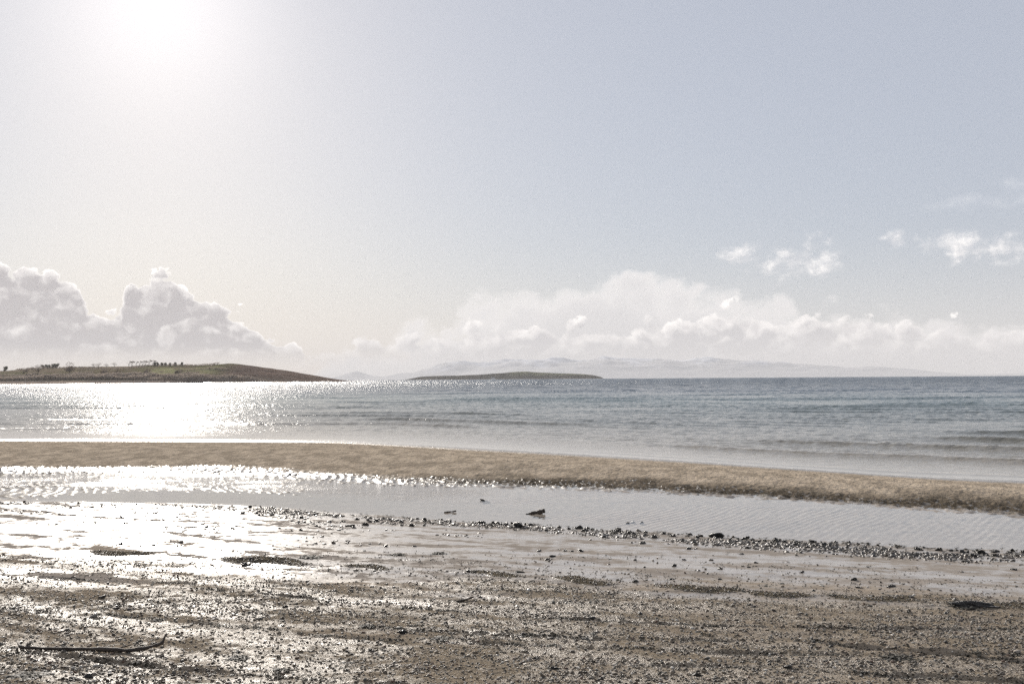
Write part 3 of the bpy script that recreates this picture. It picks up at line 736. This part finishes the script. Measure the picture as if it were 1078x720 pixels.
for (a, dx_, dy_, dz_, L) in [(9, .01, .05, .03, .07), (20, -.03, -.03, .02, .05), (31, .05, .04, .025, .08)]:
    b0 = Vector(pp[a]); bm = bmesh.new(); tube_bm(bm, [b0, b0+Vector((dx_, dy_, dz_))*.5, b0+Vector((dx_*1.4, dy_, dz_*.8))], [.006, .005, .003], 7); to_obj('twig', bm, m_wood, root)
# wedge of wood afloat in the pool
bm = bmesh.new()
pp, rr_ = wobble([(-.16, 0, -.004), (-.08, .01, .006), (0, .01, .018), (.07, .0, .03), (.105, 0, .044)], [.008, .018, .027, .034, .026], 22, .004, 5)
tube_bm(bm, pp, rr_, 12)
o = to_obj('driftwood_log', bm, m_wood); o.location = (.33, 13.76, .10); o.rotation_euler = (0, 0, .06)
tag(o, 'short dark waterlogged log with its thicker right end raised above the pool', 'driftwood')
bm = bmesh.new(); pp, rr_ = wobble([(-.085, 0, 0), (0, .004, .006), (.085, .01, .012)], [.008, .011, .009], 14, .003, 6); tube_bm(bm, pp, rr_, 9)
o = to_obj('floating_stick', bm, m_wood); o.location = (-.87, 13.95, .106); o.rotation_euler = (0, 0, .2)
tag(o, 'small straight stick afloat in the pool, left of the bigger log', 'stick')
bm = bmesh.new(); pp, rr_ = wobble([(-.075, -.02, .006), (0, .004, .012), (.07, .03, .02)], [.006, .009, .006], 14, .004, 8); tube_bm(bm, pp, rr_, 9)
o = to_obj('stick', bm, m_wood); o.location = (-.36, 7.6, gz(-.36, 7.6)); o.rotation_euler = (0, 0, .25)
tag(o, 'short dark stick on pebbly sand below the middle shingle heaps', 'stick')

# ------------------------------------------------------------------ seaweed
m_weed, g = mat('bladder wrack')
tc = g.n('ShaderNodeTexCoord').outputs['Object']
c = g.ramp(g.noise(tc, 30, 3), [(.35, (.012, .011, .007)), (.7, (.045, .036, .018))])
finish(g, principled(g, Base_Color=c, Roughness=.7).outputs[0])
def weed_geo(rng, n, L, spread, w):
    V = []; F = []
    for k in range(n):
        a = rng.uniform(0, 6.28); r0 = spread*math.sqrt(rng.uniform()); px0, py0 = r0*math.cos(a), r0*math.sin(a)*.6
        d = rng.uniform(0, 6.28); z0 = rng.uniform(.002, .25*spread*(1-r0/spread)+.006); ww = w*rng.uniform(.5, 1.3); m = 5; Lk = L*rng.uniform(.4, 1.2)
        for j in range(m):
            t = j/(m-1); cx = px0+math.cos(d)*Lk*t; cy = py0+math.sin(d)*Lk*t; d += rng.normal(0, .35)
            wj = ww*(1-.6*abs(t-.4)); zz = z0*(1-t*.7)+.004*math.sin(j*2+k)
            V += [(cx-math.sin(d)*wj, cy+math.cos(d)*wj, zz+rng.uniform(-.3, .3)*wj), (cx, cy, zz+wj*.5), (cx+math.sin(d)*wj, cy-math.cos(d)*wj, zz+rng.uniform(-.3, .3)*wj)]
            if j:
                b = len(V)-6
                F += [(b, b+1, b+4, b+3), (b+1, b+2, b+5, b+4)]
    return np.array(V), np.array(F)
clumps = [(-2.63, 5.45, .10, 'larger tangled black seaweed clump in the bottom left corner'), (-2.86, 5.53, .06, 'flat black seaweed scrap beside the clump in the bottom left corner'),
          (-1.60, 5.84, .07, 'dark seaweed clump on shingle right of the driftwood branch'), (-1.27, 5.52, .055, 'small dark seaweed clump near the bottom edge, right of the branch'),
          (-.44, 6.32, .075, 'low dark seaweed clump in the lower middle of the shingle'), (.23, 6.08, .05, 'small round seaweed tuft in the lower middle, right of a bigger clump'),
          (-.96, 6.66, .045, 'lone little seaweed scrap in the ruts left of centre'), (-2.42, 6.85, .05, 'little dark seaweed scrap above the driftwood branch'),
          (3.30, 7.28, .13, 'broad dark seaweed patch on the shingle heap at right edge'), (2.2, 5.75, .08, 'dark seaweed clump in the rut at lower right'),
          (-3.05, 6.12, .03, 'tiny seaweed knot hooked on the left end of the driftwood'), (-2.0, 9.75, .12, 'thin dark seaweed strip on wet sand above the leftmost shingle heap'),
          (-.75, 10.1, .07, 'dark seaweed strip on wet sand above the middle heaps'), (-1.15, 9.95, .08, 'dark seaweed strip between pool stones and shingle, left of centre')]
for k, (x, y, s_, lab) in enumerate(clumps):
    rng = np.random.RandomState(500+k); V, F = weed_geo(rng, int(26+260*s_), s_*.9, s_*.75, .004+s_*.05)
    V[:, 2] += 0; me = mesh_np('seaweed_clump', V, F); o = link('seaweed_clump', me, m_weed)
    o.location = (x, y, gz(x, y)+.002); tag(o, lab, 'seaweed')
# scraps strewn along the ruts and over the shingle
Vs = []; Fs = []; nb = 0; rng = np.random.RandomState(77)
def scrap(x, y, s_, n=3, w=.003):
    global nb
    V, F = weed_geo(rng, n, s_, s_*.5, w); V = V + np.array([x, y, gz_cache[0]]); Vs.append(V); Fs.append(F+nb); nb += len(V)
sx_, sy_ = [], []
for (pl, dep, hw) in TRACKS:
    pl = np.array(pl)
    for _ in range(int(80*(pl[-1, 0]-pl[0, 0]))):
        x = rng.uniform(pl[0, 0], pl[-1, 0]); 
        if math.sin(x*7+dep*900) + .6*math.sin(x*17+hw*300) < rng.normal(.0, .5): continue
        sx_.append(x); sy_.append(np.interp(x, pl[:, 0], pl[:, 1])+rng.normal(0, .010)+.012)
for _ in range(1500):
    y = rng.uniform(4.6, 10.2); x = rng.uniform(-.72, .72)*(y+.6)
    if fbm(np.array(x*1.2), np.array(y*4), 3, 431) > -.02: sx_.append(x); sy_.append(y)
zz = ground(np.array(sx_), np.array(sy_)); gz_cache = [0]
nrut = len(sx_)
for _ in range(420):
    x = rng.uniform(-4, 5.6); y = float(YC(x))-abs(rng.normal(.25, .3))
    sx_.append(x); sy_.append(y)
zz = ground(np.array(sx_), np.array(sy_))
for k, (x, y, z) in enumerate(zip(sx_, sy_, zz)):
    far_ = k >= nrut
    gz_cache[0] = z+(.012 if far_ else .002); scrap(x, y, float(np.exp(rng.normal(math.log(.035 if far_ else .020), .45))), 3, .006 if far_ else .0035)
tag(link('seaweed_scraps', mesh_np('seaweed_scraps', np.concatenate(Vs), np.concatenate(Fs)), m_weed), kind='stuff')

# ------------------------------------------------------------------ trees and hedges on the headland
m_bark, g = mat('bark'); finish(g, principled(g, Base_Color=(.06, .048, .038), Roughness=.9).outputs[0])
def leafmat(name, a, b):
    m, g = mat(name); r = g.n('ShaderNodeNewGeometry').outputs['Random Per Island']
    cc = g.ramp(r, [(0, a), (1, b)]); p1 = principled(g, Base_Color=cc, Roughness=.8); tl = g.n('ShaderNodeBsdfTranslucent'); g.put(tl.inputs[0], cc)
    ms = g.n('ShaderNodeMixShader'); ms.inputs[0].default_value = .4; g.t.links.new(p1.outputs[0], ms.inputs[1]); g.t.links.new(tl.outputs[0], ms.inputs[2])
    finish(g, ms.outputs[0]); return m
m_twig = leafmat('winter twigs', (.10, .075, .06), (.18, .14, .11)); m_ever = leafmat('evergreen leaves', (.08, .08, .055), (.16, .15, .10))
m_scrub = leafmat('scrub leaves', (.24, .20, .165), (.42, .35, .29))
def crown_mesh(name, blobs, n, leaf, rng, thin=1.0):
    V = []; F = []
    for k in range(n):
        bx, by, bz, br, bh = blobs[rng.randint(len(blobs))]
        while True:
            q = rng.uniform(-1, 1, 3)
            if .12 < (q**2).sum() < 1: break
        q = q*(.75+.25*rng.uniform()); c = np.array([bx, by, bz])+q*np.array([br, br, bh])
        d = rng.normal(size=3); d /= np.linalg.norm(d); e = np.cross(d, rng.normal(size=3)); e /= np.linalg.norm(e); L = leaf*rng.uniform(.5, 1.3)
        b = len(V); V += [c-d*L-e*L*thin*.5, c+d*L-e*L*thin*.5, c+d*L+e*L*thin*.5, c-d*L+e*L*thin*.5]; F.append((b, b+1, b+2, b+3))
    return mesh_np(name, np.array(V), np.array(F))
def make_tree(name, kind, label, rng):
    root = empty(name, (0, 0, 0)); tag(root, label, 'tree')
    H = {'round': 10, 'wide': 9, 'slim': 7, 'wind': 7, 'dark': 6, 'cone': 9}[kind]
    bm = bmesh.new(); lean = {'wind': 1.4}.get(kind, .2)
    tops = []
    tube_bm(bm, [(0, 0, -.6), (lean*.1, 0, H*.2), (lean*.4, 0, H*.45), (lean, 0, H*.8)], [H*.028, H*.022, H*.016, H*.006], 7)
    for j in range(8 if kind != 'cone' else 3):
        a = rng.uniform(0, 6.28); h0 = H*rng.uniform(.12, .5); L = H*rng.uniform(.25, .42)*(1.35 if kind == 'wide' else 1)
        e = (lean*h0/H+math.cos(a)*L, math.sin(a)*L, h0+L*rng.uniform(.15, .95)); tops.append(e)
        tube_bm(bm, [(lean*h0/H*.7, 0, h0), ((lean*h0/H+e[0])/2, e[1]*.5, (h0+e[2])/2-.1), e], [H*.013, H*.009, H*.003], 5)
    to_obj('trunk', bm, m_bark, root)
    if kind == 'cone': bl = [(0, 0, H*(.25+.12*i), H*(.26-.04*i), H*.12) for i in range(6)]
    elif kind == 'dark': bl = [(rng.uniform(-1.4, 1.4), rng.uniform(-1, 1), H*rng.uniform(.15, .75), H*.26, H*.22) for i in range(6)]
    elif kind == 'wide': bl = [(e[0]*1.1, e[1], e[2]*.95, H*.20, H*.15) for e in tops]+[(0, 0, H*.6, H*.45, H*.28), (0, 0, H*.35, H*.4, H*.2)]
    elif kind == 'wind': bl = [(lean+1.1+rng.uniform(-1.3, 1.6), rng.uniform(-1, 1), H*rng.uniform(.62, .92), H*.15, H*.08) for i in range(7)]
    else: bl = [(e[0], e[1], e[2], H*.2, H*.18) for e in tops]+[(lean, 0, H*.66, H*.34, H*.3), (0, 0, H*.4, H*.34, H*.22)]
    n, leaf, thin, mt = {'round': (900, .32, .7, m_twig), 'wide': (620, .34, .3, m_twig), 'slim': (260, .3, .3, m_twig), 'wind': (320, .3, .4, m_twig), 'dark': (700, .35, .8, m_ever), 'cone': (600, .35, .8, m_ever)}[kind]
    link('crown', crown_mesh('crown', bl, n, leaf, rng, thin), mt, root, smooth=False)
    return root
def copy_tree(src):
    c = src.copy(); COL.objects.link(c)
    for ch in list(src.children):
        d = ch.copy(); COL.objects.link(d); d.parent = c
    return c
protos = {}
def plant(name, kind, x, y, s_, label, group=None, rz=0.):
    if kind not in protos: t = protos[kind] = make_tree(name, kind, label, np.random.RandomState(900+len(protos)))
    else: t = copy_tree(protos[kind]); t.name = name
    z, _ = headland(np.array([float(x)]), np.array([float(y)]))
    t.location = (x, y, float(z[0])-.2); t.scale = (s_, s_, s_); t.rotation_euler = (0, 0, rz)
    t['label'] = label; t['category'] = 'tree'
    if group: t['group'] = group
    elif 'group' in t.keys(): del t['group']
rg = np.random.RandomState(12); ORD = ['first', 'second', 'third', 'fourth', 'fifth', 'sixth', 'seventh', 'eighth']
plant('broadleaf_tree', 'round', -462, 1040, 1.45, 'dark round crowned tree standing out alone on the pasture slope of the headland')
plant('bare_tree', 'wide', -492, 1035, 1.5, 'wide spreading bare brown tree left of the round dark tree on the headland')
plant('bare_tree', 'wide', -507, 1033, 1.2, 'smaller bare brown tree beside the wide bare tree at headland left', None, 2.)
plant('evergreen_tree', 'dark', -565, 1112, 1.0, 'small dark tree alone on the skyline at the far left of the headland')
for i, px in enumerate((46, 49.5, 53, 57, 60.5)): plant('evergreen_tree', 'dark', (px-539)*1.062, 1112, .8+.25*rg.uniform(), ORD[i]+' tree from the left in the tight skyline clump above the round tree', 'skyline clump of dark trees above the round tree', rg.uniform(0, 6))
for i, px in enumerate((99, 104.5, 112.5, 121)): plant('bare_tree', 'slim', (px-539)*1.062, 1112, .85+.2*rg.uniform(), ORD[i]+' of four slim bare trees spaced on the skyline left of the windswept row', 'slim bare trees spaced along the skyline', rg.uniform(0, 6))
for i, px in enumerate((136, 139, 143.5, 147, 150.5, 153, 157, 161)): plant('windswept_tree', 'wind', (px-539)*1.062, 1112, .85+.22*rg.uniform(), ORD[i]+' flat topped tree from the left in the windswept skyline row', 'row of windswept trees on the skyline', rg.uniform(-.4, .4))
for i, px in enumerate((165, 168, 172, 176, 181, 186, 193)): plant('evergreen_tree', 'dark', (px-539)*1.062, 1108, .65+.25*rg.uniform(), ORD[i]+' low dark tree from the left in the crest belt right of the windswept row', 'belt of low dark trees on the crest', rg.uniform(0, 6))
for i, px in enumerate((88, 112, 128, 158, 191)): plant('broadleaf_tree', 'round', (px-539)*.985, 1020+8*rg.uniform(), .8+.2*rg.uniform(), ORD[i]+' rounded tree from the left among those rising from the shore scrub', 'rounded trees in the shoreline scrub', rg.uniform(0, 6))
def hedge(x0, y0, x1, y1, h, w, n, label):
    rng = np.random.RandomState(int(abs(x0))); t = rng.uniform(0, 1, n); px = x0+(x1-x0)*t; py = y0+(y1-y0)*t+rng.normal(0, w*.3, n)
    z, _ = headland(px, py); hh = h*(.7+.5*vn(px*.12, px*0, 5)); c = np.stack([px, py, z+rng.uniform(-.3, 1, n)*hh], 1)
    d = rng.normal(size=(n, 3)); d /= np.linalg.norm(d, axis=1)[:, None]; e = np.cross(d, rng.normal(size=(n, 3))); e /= np.linalg.norm(e, axis=1)[:, None]
    L = rng.uniform(.25, .6, (n, 1)); V = np.stack([c-d*L-e*L*.4, c+d*L-e*L*.4, c+d*L+e*L*.4, c-d*L+e*L*.4], 1).reshape(-1, 3)
    o = link('hedge', mesh_np('hedge', V, np.arange(4*n).reshape(n, 4)), m_scrub, smooth=False); tag(o, label, 'hedge')
hedge(-545, 1095, -455, 1108, 1.6, 2, 1400, 'dark hedge running up the left skyline of the headland to the tree clump')
hedge(-420, 1100, -325, 1106, 2.0, 3, 2200, 'long dark hedge under the crest above the bright green field')
hedge(-352, 1052, -305, 1070, 1.7, 2, 1000, 'hedge closing the bright green field on its right side')
hedge(-470, 1075, -400, 1085, 1.2, 2, 900, 'thin hedge across the middle pasture of the headland')
# scrub wood along the shore
rng = np.random.RandomState(31); n = 46000
px = rng.uniform(-640, -232, n); t = rng.uniform(.17, .42, n)*(.80+.35*vn(px*.03, px*0, 9)); py = 952+(1120-952)*t
z, tt = headland(px, py); hh = (1.2+3.4*vn(px*.07, py*.07, 15)+1.6*vn(px*.3, py*.3, 16))*np.clip((z)/3., 0, 1)
keep = (vn(px*.045, py*.05, 18) > .22)
hh = np.where(keep, hh, hh*.25)
c = np.stack([px, py, z+rng.uniform(0, 1, n)**.6*hh], 1)
d = rng.normal(size=(n, 3)); d /= np.linalg.norm(d, axis=1)[:, None]; e = np.cross(d, rng.normal(size=(n, 3))); e /= np.linalg.norm(e, axis=1)[:, None]
L = rng.uniform(.3, .8, (n, 1)); V = np.stack([c-d*L-e*L*.5, c+d*L-e*L*.5, c+d*L+e*L*.5, c-d*L+e*L*.5], 1).reshape(-1, 3)
tag(link('shore_scrub', mesh_np('shore_scrub', V, np.arange(4*n).reshape(n, 4)), m_scrub, smooth=False), kind='stuff')

# ------------------------------------------------------------------ cottage on the island
m_wall, g = mat('whitewashed wall'); finish(g, principled(g, Base_Color=g.ramp(g.noise(pos(g), 2, 3), [(.3, (.74, .73, .70)), (.7, (.82, .81, .79))]), Roughness=.8).outputs[0])
m_roof, g = mat('slate'); finish(g, principled(g, Base_Color=g.ramp(g.noise(pos(g), 3, 3), [(.3, (.07, .07, .08)), (.7, (.12, .12, .13))]), Roughness=.6).outputs[0])
m_glass, g = mat('dark window glass'); finish(g, principled(g, Base_Color=(.03, .035, .04), Roughness=.08).outputs[0])
root = empty('cottage', (-66, 3500, 2.5)); tag(root, 'tiny white cottage by the shore of the distant island', 'house')
bm = bmesh.new()
vs = [bm.verts.new(q) for q in [(-7, -4, -2), (7, -4, -2), (7, 4, -2), (-7, 4, -2), (-7, -4, 4.2), (7, -4, 4.2), (7, 4, 4.2), (-7, 4, 4.2), (-7, 0, 7), (7, 0, 7)]]
for f in [(0, 1, 5, 4), (2, 3, 7, 6), (1, 2, 6, 9, 5), (3, 0, 4, 8, 7)]: bm.faces.new([vs[k] for k in f])
to_obj('wall', bm, m_wall, root, False)
bm = bmesh.new()
for sgn in (-1, 1):
    q = [(-7.3, sgn*4.5, 4.0), (7.3, sgn*4.5, 4.0), (7.3, 0, 7.15), (-7.3, 0, 7.15)]; v0 = [bm.verts.new(a) for a in q]; v1 = [bm.verts.new((a[0], a[1], a[2]+.25)) for a in q]
    bm.faces.new(v0); bm.faces.new(v1)
    for k in range(4): bm.faces.new((v0[k], v0[(k+1) % 4], v1[(k+1) % 4], v1[k]))
rf = to_obj('roof', bm, m_roof, root, False)
for cx in (-6.3, 6.3): link('chimney', box_mesh('chimney', (cx-.5, -.5, 6.6), (cx+.5, .5, 8.4)), m_wall, rf, False)
for cx in (-4.2, 4.2): link('window', box_mesh('window', (cx-.6, -4.06, 1.2), (cx+.6, -3.95, 2.8)), m_glass, root, False)
link('door', box_mesh('door', (-.5, -4.07, 0), (.5, -3.95, 2.1)), m_roof, root, False)
